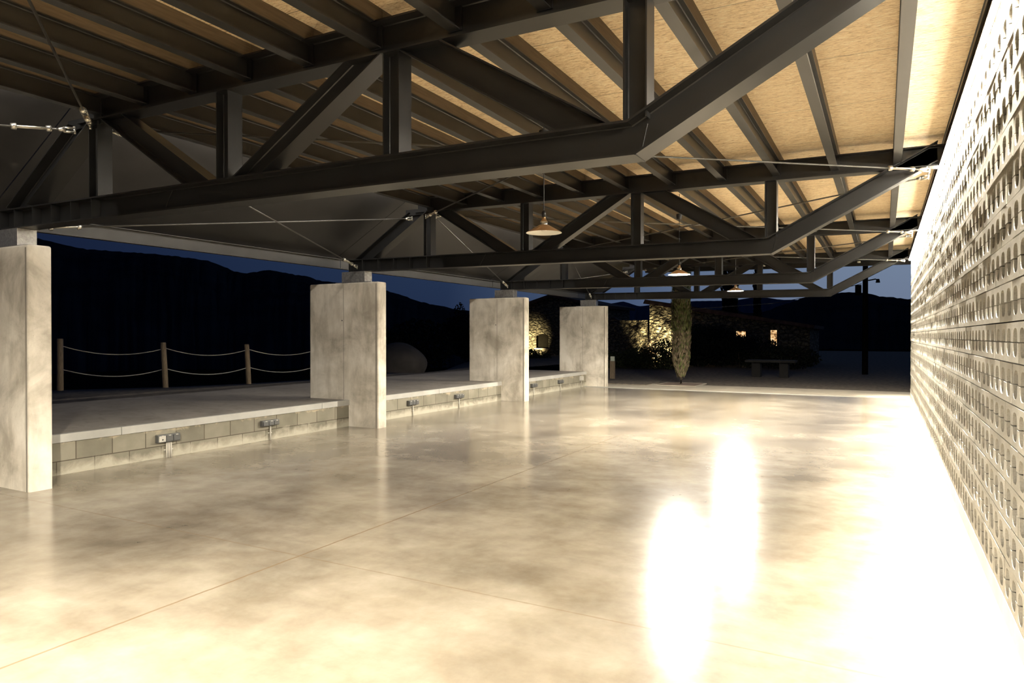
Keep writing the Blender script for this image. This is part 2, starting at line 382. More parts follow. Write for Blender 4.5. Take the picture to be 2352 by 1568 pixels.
# gravel verge behind the platform, its bank down to the valley, ground beyond the open end
def grid_mesh(name, rows, mat, smooth=True):
    bm = bmesh.new(); vr = [[bm.verts.new(p) for p in r] for r in rows]
    for a, b_ in zip(vr, vr[1:]):
        for k in range(len(a) - 1): bm.faces.new((a[k], a[k+1], b_[k+1], b_[k]))
    bmesh.ops.recalc_face_normals(bm, faces=bm.faces[:])
    return tag(link(name, bm, mat, None, smooth), kind='structure')
edge = [(-10, 19.0), (2, 17.2), (5, 16.4), (8.1, 15.45), (9.75, 14.2), (11.4, 13.5), (13.5, 13.2), (17, 13.6), (21, 14.5), (30, 19), (44, 24)]
rows = [[(x, 11.25, .36) for x, y in edge], [(x, (11.25 + y) / 2, .35) for x, y in edge], [(x, y, .33 if x < 18 else .1) for x, y in edge],
        [(x, y + 1.5 + .2 * random.random(), -.9) for x, y in edge], [(x, y + 9, -4.5) for x, y in edge], [(x, y + 22, -7) for x, y in edge]]
grid_mesh('gravel_verge', rows, 'gravel')
tag(boxobj('ground', (18.68, 75, -30, 11.3, -.5, -.02), 'gravel'), kind='structure')
tag(boxobj('ground_beyond_wall', (-8, 18.68, -30, -.76, -.5, -.03), 'gravel'), kind='structure')
tag(boxobj('valley_floor', (-300, 900, 20, 900, -8, -7.2), 'valley'), kind='structure')
tag(boxobj('field', (75, 900, -600, 20, -8, -.6), 'valley'), kind='structure')

def hill(name, ridge, D, mat, foot_z, front=.45, seed=0, rough=.01):
    """ridge: (azimuth, slope of the crest seen from the hall) at distance D; the body falls to its foot in front and behind"""
    rnd = random.Random(seed); pts = []
    for (a0, s0), (a1, s1) in zip(ridge, ridge[1:]):
        n = max(2, int(abs(a1 - a0) * 260))
        for i in range(n):
            q = i / n; q2 = q * q * (3 - 2 * q) * .5 + q * .5; pts.append((a0 + (a1 - a0) * q, s0 + (s1 - s0) * q2))
    pts.append(ridge[-1])
    jit = [rnd.uniform(-1, 1) * rough * D * .06 for _ in pts]
    rows = []
    for q, hz in ((front, 0), (.6, .30), (.74, .58), (.87, .84), (.95, .95), (1.0, 1.0), (1.12, .85), (1.35, .4), (1.6, 0)):
        r = []
        for k, (a, s) in enumerate(pts):
            d = D * q * (1 + .03 * math.sin(a * 23 + q * 9)); top = 1.48 + s * D * (1 if q <= 1 else 1)
            z = foot_z + (top - foot_z) * hz + (jit[k] if hz > .9 else rnd.uniform(-1, 1) * D * .003)
            if q == 1.0: d = D
            r.append((d * math.cos(a), d * math.sin(a), z))
        rows.append(r)
    return grid_mesh(name, rows, mat, True)
hill('hill', [(1.60, .11), (1.2465, .1344), (1.1061, .117), (1.0488, .107), (.9821, .1056), (.9158, .0987), (.8674, .0842), (.834, .09), (.7883, .0829), (.765, .0768), (.6871, .0658), (.6068, .0446), (.5692, .0372), (.4491, .029), (.38, .02)], 420, 'hill_near', -8, seed=3)
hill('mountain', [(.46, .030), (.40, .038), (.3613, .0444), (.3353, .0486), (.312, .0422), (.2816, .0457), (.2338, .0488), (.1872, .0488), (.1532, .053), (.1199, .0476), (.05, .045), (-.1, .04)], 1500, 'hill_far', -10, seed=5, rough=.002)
hill('hill_right', [(.30, .012), (.2397, .0311), (.2104, .0357), (.1872, .0391), (.17, .031), (.142, .0332), (.1199, .0417), (.0929, .05), (.0664, .0546), (.0406, .0573), (.0229, .0557), (.0055, .0507), (-.026, .0465), (-.0563, .0436), (-.2, .03)], 260, 'hill_near', -1, seed=8)

# ------------------------------------------------------------------ perforated block wall
WX0, WX1, WY, WT = -2.0, 19.1, -.56, .20
Z0, RH = .11, .2057
def block_wall():
    bm = bmesh.new(); rnd = random.Random(2)
    hw, R = .0615, .042          # half slot width, corner radius
    half = RH / 2
    arc = [(math.cos(a), math.sin(a)) for a in [math.pi / 2 * k / 4 for k in range(5)]]
    def unit(x0, x1, zb, zt, slots, up):
        # slots: x centres ; the notch opens towards the middle joint (up: True = opens at the top)
        dep = half * .655
        oy = rnd.uniform(-.0025, .0025); tilt = rnd.uniform(-.0022, .0022)
        P = []
        open_z, closed_z = (zt, zb) if up else (zb, zt)
        s = 1 if up else -1
        P.append((x0, closed_z)); P.append((x1, closed_z)); P.append((x1, open_z))
        for c in sorted(slots, reverse=True):
            bot = open_z - s * dep
            P.append((c + hw, open_z))
            for ca, sa in arc: P.append((c + hw - R + R * ca, bot + s * (R - R * sa)))
            for ca, sa in reversed(arc): P.append((c - hw + R - R * ca, bot + s * (R - R * sa)))
            P.append((c - hw, open_z))
        P.append((x0, open_z))
        f = [bm.verts.new((x, WY + oy + tilt * (x - x0) / (x1 - x0), z)) for x, z in P]
        g_ = [bm.verts.new((x, WY - WT, z)) for x, z in P]
        n = len(P)
        bm.faces.new(f); bm.faces.new(g_[::-1])
        for k in range(n): bm.faces.new((f[k], g_[k], g_[(k + 1) % n], f[(k + 1) % n]))
    for j in range(16):
        zb = Z0 + j * RH; off = .2 if j % 2 else 0.0
        x = WX0 - off
        while x < WX1 - .01:
            a, b_ = max(WX0, x), min(WX1, x + .4)
            if b_ - a > .15:
                cs = [c for c in (x + .1, x + .3) if a < c < b_]
                g1 = .0025
                unit(a + g1, b_ - g1, zb + .0035, zb + half - .003, cs, True)
                unit(a + g1, b_ - g1, zb + half + .003, zb + RH - .0035, cs, False)
            x += .4
    bmesh.ops.recalc_face_normals(bm, faces=bm.faces[:])
    o = link('wall_right', bm, 'block'); tag(o, kind='structure')
block_wall()
tag(boxobj('baseboard_right', (WX0, WX1, WY - WT, WY + .004, -.1, Z0), 'plinth'), kind='structure')

# ------------------------------------------------------------------ roof
def zu(y): return 3.316 + .0118 * y       # underside of the upper chords
def zl(y): return 2.448 + .0112 * y       # underside of the lower chords
def zdeck(y): return zu(y) + .335
def zptop(y): return zu(y) + .231       # top of the steel purlins, flush with the chords
XE = 20.35
def deck():
    bm = bmesh.new()
    vs = []
    for y, dz in ((-.60, 0), (6.48, 0), (6.48, .05), (-.60, .05)):
        vs.append([bm.verts.new((x, y, zdeck(y) + dz)) for x in (-8, XE)])
    for k in range(4):
        a, b_ = vs[k], vs[(k + 1) % 4]; bm.faces.new((a[0], a[1], b_[1], b_[0]))
    bm.faces.new([v[0] for v in vs]); bm.faces.new([v[1] for v in vs][::-1])
    bmesh.ops.recalc_face_normals(bm, faces=bm.faces[:]); return bm
tag(link('ceiling', deck(), 'osb'), kind='structure')
bm = bmesh.new(); box(bm, -2.2, XE, -.98, -.60, zdeck(-.6) + .004, zdeck(-.6) + .03)
eb = tag(link('trim_3', bm, 'soffit_trim'), kind='structure')
bm = bmesh.new()
for k in range(30): 
    xx = -1.6 + k * .75; lathe(bm, [(.006, -.002), (.006, .004)], (xx, -.645, zdeck(-.6)), 8, True, True)
tag(link('trim_4', bm, 'black'), kind='structure')
# dark angle along the deck edge above the wall
ea = empty('edge_angle', (9, -.6, 3.5), 'dark steel angle running along the roof edge just above the perforated block wall', 'steel angle')
bm = bmesh.new(); box(bm, -2.2, XE, -.598, -.560, zdeck(-.6) - .012, zdeck(-.6) - .002); link('flange', bm, 'steel', ea)
bm = bmesh.new(); box(bm, -2.2, XE, -.575, -.567, zdeck(-.6) - .05, zdeck(-.6) - .012); link('lip', bm, 'steel', ea)

ORD = ['first', 'second', 'third', 'fourth', 'fifth', 'sixth', 'seventh', 'eighth', 'ninth', 'tenth', 'eleventh']
BAYN = ['before the nearest truss', 'between nearest and second truss', 'between second and third truss', 'between third and farthest truss', 'beyond the farthest truss']
BX = [(-8, XT[0]), (XT[0], XT[1]), (XT[1], XT[2]), (XT[2], XT[3]), (XT[3], XE - .03)]
YP = [-.12 + .63 * i for i in range(11)]
for bi, (xa, xb) in enumerate(BX):
    for i, y in enumerate(YP):
        zt = zptop(y); hh = .165
        r_ = empty('roof_purlin', ((xa + xb) / 2, y, zt - hh), 'dark roof purlin %s, %s from the block wall' % (BAYN[bi], ORD[i]), 'roof beam', 'steel purlins under the board ceiling')
        a, c_ = xa + (.009 if bi else 0), xb - .009
        ibeam_obj('beam', [(a, y, zt - hh), (c_, y, zt - hh)], hh, .082, 'purlin', r_, .0085, .006, side=Vector((0, 1, 0)))
        boxobj('batten', (a - .008, c_ + .008, y - .038, y + .038, zt, zdeck(y) - .001), 'timber', r_)
        if xb in XT and i != 10 and bi < 4:
            boxobj('end_cleat', (xb - .02, xb - .010, y - .052, y + .052, zt - hh - .004, zt - .012), 'steel', r_)

# ------------------------------------------------------------------ trusses
TN = ['nearest', 'second', 'third', 'farthest']
ZPT = 2.345
for k, xt in enumerate(XT):
    lab = ['nearest dark steel roof truss, its bent lower beam crossing the whole picture',
           'second dark steel roof truss, standing on the nearest fully visible concrete pier',
           'third dark steel roof truss from the viewer, resting on the third concrete pier',
           'farthest and smallest dark steel roof truss, seen against the dusk sky'][k]
    T = empty('roof_truss', (xt, 7.6, ZPT), lab, 'roof truss', 'steel roof trusses')
    ibeam_obj('upper_chord', [(xt, -.60, zu(-.6)), (xt, 6.42, zu(6.42))], .228, .17, 'steel', T, .013, .009)
    low = [(xt, 7.74, zl(7.74)), (xt, 1.19, zl(1.19)), (xt, -.50, 3.36)]
    lc = ibeam_obj('lower_chord', low, .195, .18, 'steel', T, .013, .009, ends=((0, 0, 1), (0, .0, 1)))
    for y in (7.48, 7.16, 6.84, 6.52, 6.2):
        for s in (-1, 1):
            boxobj('stiffener', (xt + s * .006, xt + s * .086, y - .005, y + .005, zl(y) + .013, zl(y) + .182), 'steel', lc)
    boxobj('end_plate', (xt - .092, xt + .092, 7.742, 7.756, zl(7.74) - .005, zl(7.74) + .2), 'steel', lc)
    # slanted weld seam of the chord splice and the seam at the bend
    bm = bmesh.new()
    tube(bm, [(xt - .006, 5.30, zl(5.3) + .014), (xt - .006, 5.19, zl(5.19) + .180)], .0035, 6)
    tube(bm, [(xt - .091, 5.31, zl(5.3) + .006), (xt + .091, 5.31, zl(5.3) + .001)], .0035, 6)
    link('weld_seam', bm, 'steel', lc)
    bm = bmesh.new()
    nb = Vector((0, math.sin(-.245), math.cos(.245)))
    tube(bm, [(xt - .006, 1.19 - .004, zl(1.19) + .014), (xt - .006, 1.19 - .043, zl(1.19) + .182)], .0035, 6)
    tube(bm, [(xt - .09, 1.19, zl(1.19) + .001), (xt + .09, 1.19, zl(1.19) + .001)], .004, 6)
    link('weld_seam', bm, 'steel', lc)
    ztop = lambda y: zl(y) + .195
    for y in (6.2, 4.51, 2.87, 1.20):
        zb = ztop(y) + (.011 if y < 2 else -.004); zt = zu(y) + .003
        ibeam_obj('post', [(xt, y, zb), (xt, y, zt)], .135, .135, 'steel', T, .009, .007, centred=True)
    def diag(ya, za, yb, zb, h=.165, w=.155):
        a = Vector((xt, ya, za)); b_ = Vector((xt, yb, zb))
        ibeam_obj('diagonal_brace', [a, b_], h, w, 'steel', T, .010, .008, centred=True, ends=((0, 1, 0), (0, 1, 0)))
    diag(7.42, ztop(7.42) + .01, 6.36, zu(6.36) + .01, .20, .20)
    diag(5.93, zu(5.93) + .005, 4.80, ztop(4.8) - .005)
    diag(4.24, ztop(4.24) - .005, 3.10, zu(3.10) + .005)
    diag(2.64, zu(2.64) + .005, 1.50, ztop(1.50) - .005, .175)
    # gusset at the left upper node and its bolts
    bm = bmesh.new(); box(bm, xt - .05, xt - .04, 6.10, 6.62, zu(6.3) - .03, zu(6.3) + .06)
    link('gusset_plate', bm, 'steel', T)
    # bearing stub and base plate on the pier
    st = boxobj('bearing_stub', (xt - .09, xt + .09, 7.42, 7.91, ZPT + .016, zl(7.6) - .002), 'plate', T, .003)
    boxobj('base_plate', (xt - .085, xt + .095, 7.30, 8.05, ZPT, ZPT + .016), 'plate', T)

# ------------------------------------------------------------------ sloping soffit sheets and edge channel on the left
for bi, (xa, xb) in enumerate(BX):
    nm = BAYN[bi]
    g1 = .006
    bm = bmesh.new(); y0, z0, y1, z1 = 6.49, zdeck(6.49) - .03, 8.12, 2.775
    nrm = Vector((0, z0 - z1, y1 - y0)).normalized() * .02
    n = max(2, int((xb - xa) / .6)); 
    A = [Vector((0, y0, z0)), Vector((0, y1, z1)), Vector((0, y1, z1)) + nrm, Vector((0, y0, z0)) + nrm]
    R = [[bm.verts.new((xx, p.y, p.z)) for p in A] for xx in (xa + g1, xb - g1)]
    for q in range(4): bm.faces.new((R[0][q], R[0][(q+1) % 4], R[1][(q+1) % 4], R[1][q]))
    bm.faces.new(R[0][::-1]); bm.faces.new(R[1]); bmesh.ops.recalc_face_normals(bm, faces=bm.faces[:])
    o = link('metal_soffit', bm, 'soffit')
    tag(o, 'grey sheet metal soffit sloping to left roof edge, ' + nm, 'metal soffit', 'sloping soffit sheets')
    eb = empty('edge_channel', ((xa + xb) / 2, 8.0, 2.61), 'brown-grey edge channel above the open left side, ' + nm, 'steel beam', 'steel channels along the left roof edge')
    ib = ibeam_obj('beam', [(xa + g1, 8.02, 2.595), (xb - g1, 8.02, 2.595)], .165, .085, 'edge_steel', eb, .009, .007, side=Vector((0, 1, 0)))
# end fascia of the roof
fa = empty('end_fascia', (XE, 3, 3.3), 'dark steel channel closing the far end of the roof above the sky', 'steel beam')
bm = bmesh.new()
sweep(bm, [(XE, -.60, zu(-.6) + .0), (XE, 6.40, zu(6.4) + .0)], [(a, b_) for a, b_ in [(-.01, 0), (.07, 0), (.07, .01), (.0, .01), (.0, .32), (.07, .32), (.07, .33), (-.01, .33)]])
link('channel', bm, 'steel', fa)

# ------------------------------------------------------------------ bracing rods
def brace(p, q, label, tb_end=1):
    p, q = Vector(p), Vector(q); d = (q - p).normalized(); Ln = (q - p).length
    r_ = empty('brace_rod', p, label, 'brace rod', 'steel bracing rods with turnbuckles')
    off = .10
    a = p + d * off; b_ = q - d * off
    e0 = q if tb_end else p; dd = -d if tb_end else d
    t0 = e0 + dd * .20; t1 = e0 + dd * .46
    bm = bmesh.new()
    tube(bm, [p + d * .06, (t0 if not tb_end else t1)] if not tb_end else [p + d * .06, t1], .0095, 8)
    if not tb_end:
        bm.clear(); tube(bm, [t1, q - d * .06], .0095, 8)
    tube(bm, [t0, e0 + dd * .08], .0095, 8)
    link('rod', bm, 'rod', r_, True)
    _, s, u = frame(d)
    bm = bmesh.new()
    for sg in (-1, 1): tube(bm, [t0 + s * .021 * sg, t1 + s * .021 * sg], .0085, 6)
    for c in (t0, t1): tube(bm, [c - dd * .016, c - dd * .014, c + dd * .022], [.02, .030, .026], 8)
    link('turnbuckle', bm, 'galv', r_, True)
    for e1, d1 in ((p, d), (q, -d)):
        bm = bmesh.new()
        for sg in (-1, 1): tube(bm, [e1 + u * .017 * sg + d1 * .0, e1 + u * .017 * sg + d1 * .09], [.012, .010], 6)
        tube(bm, [e1 + d1 * .08, e1 + d1 * .13], [.026, .014], 8)
        tube(bm, [e1 - u * .034, e1 + u * .034], .011, 8)
        link('clevis', bm, 'galv', r_, True)
    return r_
def tipn(k, s): x = (XT[k] if k >= 0 else XT[0] - SP); return (x + s * .10, -.42, zu(-.42) - .045)
def topn(k, s): x = (XT[k] if k >= 0 else XT[0] - SP); return (x + s * .10, 6.20, zu(6.2) - .03)
def lown(k, s): x = (XT[k] if k >= 0 else XT[0] - SP); return (x + s * .12, 7.55, 2.60)
PN = ['the nearest', 'the second', 'the third', 'the farthest']
for k in range(0, 3):
    a, b_ = PN[k], PN[k+1]
    brace(topn(k, 1), tipn(k+1, -1), 'long brace rod, left top of %s truss to wall end of %s truss' % (a, b_), 1)
    p = tipn(k, 1); q = topn(k+1, -1); p = (p[0], p[1], p[2] - .03); q = (q[0], q[1], q[2] - .05)
    brace(p, q, 'long brace rod, wall end of %s truss to left top of %s truss' % (a, b_), 1)
    brace(topn(k, 1), lown(k+1, -1), 'short brace rod falling from top of %s truss to foot of %s truss' % (a, b_), 1)
    p = lown(k, 1); q = topn(k+1, -1); p = (p[0], p[1] + .1, p[2] - .03); q = (q[0], q[1] + .26, q[2] - .06)
    brace(p, q, 'short brace rod rising from foot of %s truss to top of %s truss' % (a, b_), 0 if k == 0 else 1)
p = topn(0, -1); brace(tipn(-1, 1), (p[0], p[1] - .02, p[2] - .02), 'bracing rod coming from overhead down to the left top node of the nearest truss', 1)
p = topn(0, -1); brace(lown(-1, 1), (p[0], p[1] + .22, p[2] - .03), 'bracing rod entering from the left edge to the top node of the nearest truss', 1)

# ------------------------------------------------------------------ concrete piers
PL = ['large concrete pier cut by the left edge of the picture', 'nearest fully visible concrete pier, with its narrow side lit',
      'third concrete pier, beside the lit stone house wall', 'farthest and smallest concrete pier, at the end of the raised platform']
for k, xf in enumerate(XF):
    P_ = empty('concrete_pier', (xf + .11, 7.8, 0), PL[k], 'pier', 'concrete piers carrying the trusses')
    Y0, Y1, TK = 7.09, 8.56, .215
    bm = bmesh.new(); box(bm, xf, xf + TK, Y0, Y1, -.02, ZPT)
    es = [e for e in bm.edges if not all(v.co.z < 0 for v in e.verts)]
    bmesh.ops.bevel(bm, geom=es, offset=.022, segments=4, affect='EDGES', profile=.5)
    link('pier_body', bm, 'pier', P_)
    bm = bmesh.new(); box(bm, xf - .0012, xf + .002, 7.803, 7.812, .434, ZPT - .03); box(bm, xf - .0012, xf + .002, Y0 + .024, Y0 + .050, 0, ZPT - .03)  # centre joint line, and a dark strip painting the shade of the corner groove
    link('joint_and_groove_shade', bm, 'pier_line', P_)
    bm = bmesh.new()
    for yy, zz, rr in ((7.84, 1.73, .011),) + ((8.33, 2.14, .008), (8.1, 2.12, .007)) * (k == 3):
        tube(bm, [(xf - .001, yy, zz), (xf + .003, yy, zz)], rr, 10)
    link('tie_hole', bm, 'black', P_)

# ------------------------------------------------------------------ sockets on the step wall
def socket(xa, xb, za, zb, nlid, pipes, label, pale=None, matn='socket'):
    yw = 7.70
    s_ = empty('socket_box', ((xa + xb) / 2, yw, za), label, 'socket box', 'socket boxes along the step wall')
    bm = bmesh.new(); box(bm, xa, xb, yw - .055, yw, za, zb, .006); link('housing', bm, matn, s_)
    w = (xb - xa - .012) / nlid
    for i in range(nlid):
        a = xa + .006 + i * w
        bm = bmesh.new(); box(bm, a + .004, a + w - .004, yw - .068, yw - .054, za + .010, zb - .012, .004)
        l_ = link('lid', bm, 'socket_light' if pale == i else matn, s_)
        if pale == i:
            l_['label'] = 'pale lid with a small dark hole'
            bm = bmesh.new(); tube(bm, [(a + w / 2, yw - .071, (za + zb) / 2 - .01), (a + w / 2, yw - .066, (za + zb) / 2 - .01)], .009, 8); link('keyhole', bm, 'black', l_)
        bm = bmesh.new(); box(bm, a + w * .35, a + w * .65, yw - .072, yw - .06, zb - .016, zb - .008); link('hinge', bm, 'conduit', l_)
    c = (xa + xb) / 2 + .02
    for i in range(pipes):
        xx = c + (i - (pipes - 1) / 2) * .028
        bm = bmesh.new(); tube(bm, [(xx, yw - .016, -.005), (xx, yw - .016, za + .01)], .011, 8); link('conduit', bm, 'conduit', s_, True)
    bm = bmesh.new()
    box(bm, c - .02 - .014 * pipes, c + .02 + .014 * pipes, yw - .010, yw, za * .45, za * .45 + .014); link('clip', bm, 'conduit', s_)
socket(5.22, 5.52, .19, .285, 3, 3, 'grey triple socket box with a pale lid and three conduits, nearest on the step wall', 0)
socket(6.80, 7.10, .205, .285, 3, 1, 'grey triple socket box on one conduit, between the left edge pier and the next pier')
socket(10.17, 10.47, .20, .29, 3, 1, 'grey socket box just right of the nearest fully visible pier')
socket(11.75, 12.05, .20, .28, 3, 1, 'grey socket box left of the third pier on the step wall')
socket(15.18, 15.48, .20, .29, 3, 1, 'grey socket box just right of the third pier')
socket(16.80, 17.08, .20, .29, 3, 1, 'grey socket box halfway between the third and farthest piers')
socket(18.30, 18.48, .19, .32, 1, 1, 'pale upright socket box against the farthest pier', None, 'socket_light')

# ------------------------------------------------------------------ pendant lamps
def pendant(x, y, on, label):
    zr = 2.43
    L_ = empty('pendant_lamp', (x, y, zr), label, 'pendant lamp', 'bronze pendant lamps in a row')
    bm = bmesh.new()
    lathe(bm, [(.166, 0), (.160, .006), (.052, .068), (.040, .074)], (x, y, zr), 40); o = link('shade', bm, 'copper', L_, True)
    bm = bmesh.new()
    lathe(bm, [(.166, 0), (.157, .004), (.048, .064), (.030, .068)], (x, y, zr), 40); link('shade_lining', bm, 'enamel', o, True)
    bm = bmesh.new(); lathe(bm, [(.036, .070), (.037, .102), (.034, .104)], (x, y, zr), 24); link('collar', bm, 'silver', L_, True)
    bm = bmesh.new(); lathe(bm, [(.034, .103), (.024, .118), (.018, .138), (.018, .146)], (x, y, zr), 24); link('neck', bm, 'copper', L_, True)
    bm = bmesh.new(); lathe(bm, [(.020, .145), (.020, .195), (.010, .205), (.004, .21)], (x, y, zr), 20, True, True); link('lamp_holder', bm, 'black', L_, True)
    zt = 3.30
    bm = bmesh.new(); tube(bm, [(x, y, zr + .205), (x, y, zdeck(y) + .004)], .0045, 6); link('cord', bm, 'black', L_)
    bm = bmesh.new(); lathe(bm, [(.008, 0), (.04, .012), (.046, .05), (.046, .09)], (x, y, zt - .02), 16, True, True); link('ceiling_rose', bm, 'black', L_)
    bm = bmesh.new(); bmesh.ops.create_uvsphere(bm, u_segments=16, v_segments=10, radius=.028)
    for v in bm.verts: v.co = Vector((x, y, zr + .036)) + v.co
    link('bulb', bm, 'bulb_on' if on else 'bulb_off', L_, True)
pendant(5.74, 2.77, False, 'unlit bronze pendant lamp with cream inside, nearest in the row')
pendant(10.66, 2.81, True, 'lit bronze pendant lamp in the middle of the row, behind the second truss')
pendant(15.12, 2.78, True, 'farthest and smallest lit bronze pendant lamp')
pendant(.85, 2.78, True, 'lit bronze pendant lamp hanging nearest the viewer, beyond the left edge')

pendant(-4.0, 2.78, True, 'added unseen lit pendant lamp for fill light, behind the viewer')  # unseen lamp added to lift light on piers, near floor and ceiling
# led line above the wall
ls = empty('led_strip', (9, -.53, 3.3), 'continuous glowing light strip along the top of the perforated block wall', 'light strip')
boxobj('housing', (-2.0, 19.1, -.548, -.512, 3.300, 3.306), 'galv', ls)
boxobj('diffuser', (-2.0, 19.1, -.545, -.515, 3.288, 3.2995), 'led', ls)

ld = bpy.data.lights.new('led_light', 'AREA'); ld.shape = 'RECTANGLE'; ld.size = 21.0; ld.size_y = .03; ld.energy = STRIP_POWER; ld.color = WARM; ld.spread = math.radians(46)
lo_ = bpy.data.objects.new('led_light', ld); COL.objects.link(lo_); lo_.parent = ls; lo_.location = (-.45, 0, -.0145)
# unseen lamp line added behind the leftmost purlin to brighten the sloping soffit
for bi, (xa, xb) in enumerate(BX[:4]):
    u = empty('added_soffit_light', ((xa + xb) / 2, 6.30, 3.72), 'added unseen light strip behind the leftmost purlin, ' + BAYN[bi], 'light strip', 'added soffit light strips')
    xa = max(xa, -1.5)
    boxobj('housing', (xa + .3, xb - .3, 6.285, 6.315, 3.70, 3.729), 'galv', u)
    ld = bpy.data.lights.new('soffit_fill', 'AREA'); ld.shape = 'RECTANGLE'; ld.size = xb - xa - .6; ld.size_y = .02; ld.energy = SOFFIT_POWER * (xb - xa) / 5; ld.color = (1, .95, .88)
    lo_ = bpy.data.objects.new('soffit_fill', ld); COL.objects.link(lo_); lo_.parent = u; lo_.location = ((xa + xb) / 2 - u.location.x, 0, -.022); lo_.rotation_euler = (math.radians(35), 0, 0)
# little white reflector lamps under the far overhang
for x, y, z, lab in ((19.6, .57, 3.37, 'tiny white lamp under the far overhang, nearest the block wall'), (19.6, 2.86, 3.39, 'tiny white lamp under the far overhang, behind the middle posts'), (19.6, 5.40, 3.41, 'tiny white lamp under the far overhang, leftmost, behind the middle pendant')):
    s_ = empty('spot_lamp', (x, y, z), lab, 'small lamp', 'tiny lamps under the far overhang')
    bm = bmesh.new(); lathe(bm, [(.006, .07), (.030, .05), (.040, -.03), (.032, -.035)], (x, y, z), 16, False, True); link('shade', bm, 'enamel', s_, True)
    bm = bmesh.new(); tube(bm, [(x, y, z + .05), (x, y, zdeck(y))], .008, 6); link('stem', bm, 'black', s_)

# ------------------------------------------------------------------ rope fence
FP = [(8.15, 15.15, .33, 1.09), (9.75, 14.0, .335, 1.0), (11.4, 13.28, .34, .94), (13.05, 12.62, .35, .92)]
def post(i):
    x, y, z, h_ = FP[i]
    lab = ['wooden rope fence post beside the left edge pier', 'leaning wooden rope fence post, second from the left edge pier', 'wooden rope fence post, third from the left edge pier', 'wooden rope fence post behind the nearest fully visible pier'][i]
    bm = bmesh.new(); lean = Vector((-.03, .04, 0)) * (i in (1, 2))
    tube(bm, [Vector((x, y, z - .15)), Vector((x, y, z + h_ * .5)) + lean * .5, Vector((x, y, z + h_ - .01)) + lean, Vector((x, y, z + h_)) + lean], [.062, .060, .058, .050], 12)
    o = link('fence_post', bm, 'wood', None, True); tag(o, lab, 'fence post', 'posts of the rope fence')
for i in range(4): post(i)
for i in range(3):
    for lv, (hf, sag) in enumerate(((.87, .27), (.42, .27))):
        x0, y0, z0, h0 = FP[i]; x1, y1, z1, h1 = FP[i+1]
        a = Vector((x0, y0, z0 + h0 * hf)); b_ = Vector((x1, y1, z1 + h1 * hf)); n = 24
        sg = sag * (b_ - a).length / 2.0 * .62
        bm = bmesh.new(); tube(bm, [a.lerp(b_, q / n) - Vector((0, 0, 4 * sg * (q / n) * (1 - q / n))) for q in range(n + 1)], .0105, 6)
        o = link('fence_rope', bm, 'rope', None, True)
        tag(o, '%s sagging rope between %s posts of the fence' % (['upper', 'lower'][lv], ['the first and second', 'the second and third', 'the third and hidden fourth'][i]), 'rope', 'sagging ropes of the fence')

# ------------------------------------------------------------------ plants
def leaf_cloud(name, blobs, n, size, mat, parent=None, seed=1, aspect=1.8):
    rnd = random.Random(seed); V = []; F = []
    wsum = sum(b_[3] * b_[4] * b_[5] for b_ in blobs)
    for cx, cy, cz, rx, ry, rz_ in blobs:
        for _ in range(int(n * rx * ry * rz_ / wsum)):
            d = Vector((rnd.gauss(0, 1), rnd.gauss(0, 1), rnd.gauss(0, 1))).normalized() * (rnd.random() ** .35)
            c = Vector((cx + d.x * rx, cy + d.y * ry, cz + d.z * rz_))
            s = size * rnd.uniform(.6, 1.4)
            u = Vector((rnd.gauss(0, 1), rnd.gauss(0, 1), rnd.gauss(0, 1) + .6)).normalized()
            w = u.orthogonal().normalized(); w.rotate(Matrix.Rotation(rnd.random() * 6.28, 3, u)); k = len(V)
            V += [c - u * s * aspect * .5, c + w * s * .4, c + u * s * aspect * .5, c - w * s * .4]; F.append((k, k+1, k+2, k+3))
    me = bpy.data.meshes.new(name); me.from_pydata([tuple(v) for v in V], [], F); me.materials.append(M[mat])
    o = bpy.data.objects.new(name, me); COL.objects.link(o)
    if parent: o.parent = parent; me.transform(Matrix.Translation(parent.location).inverted())
    return o
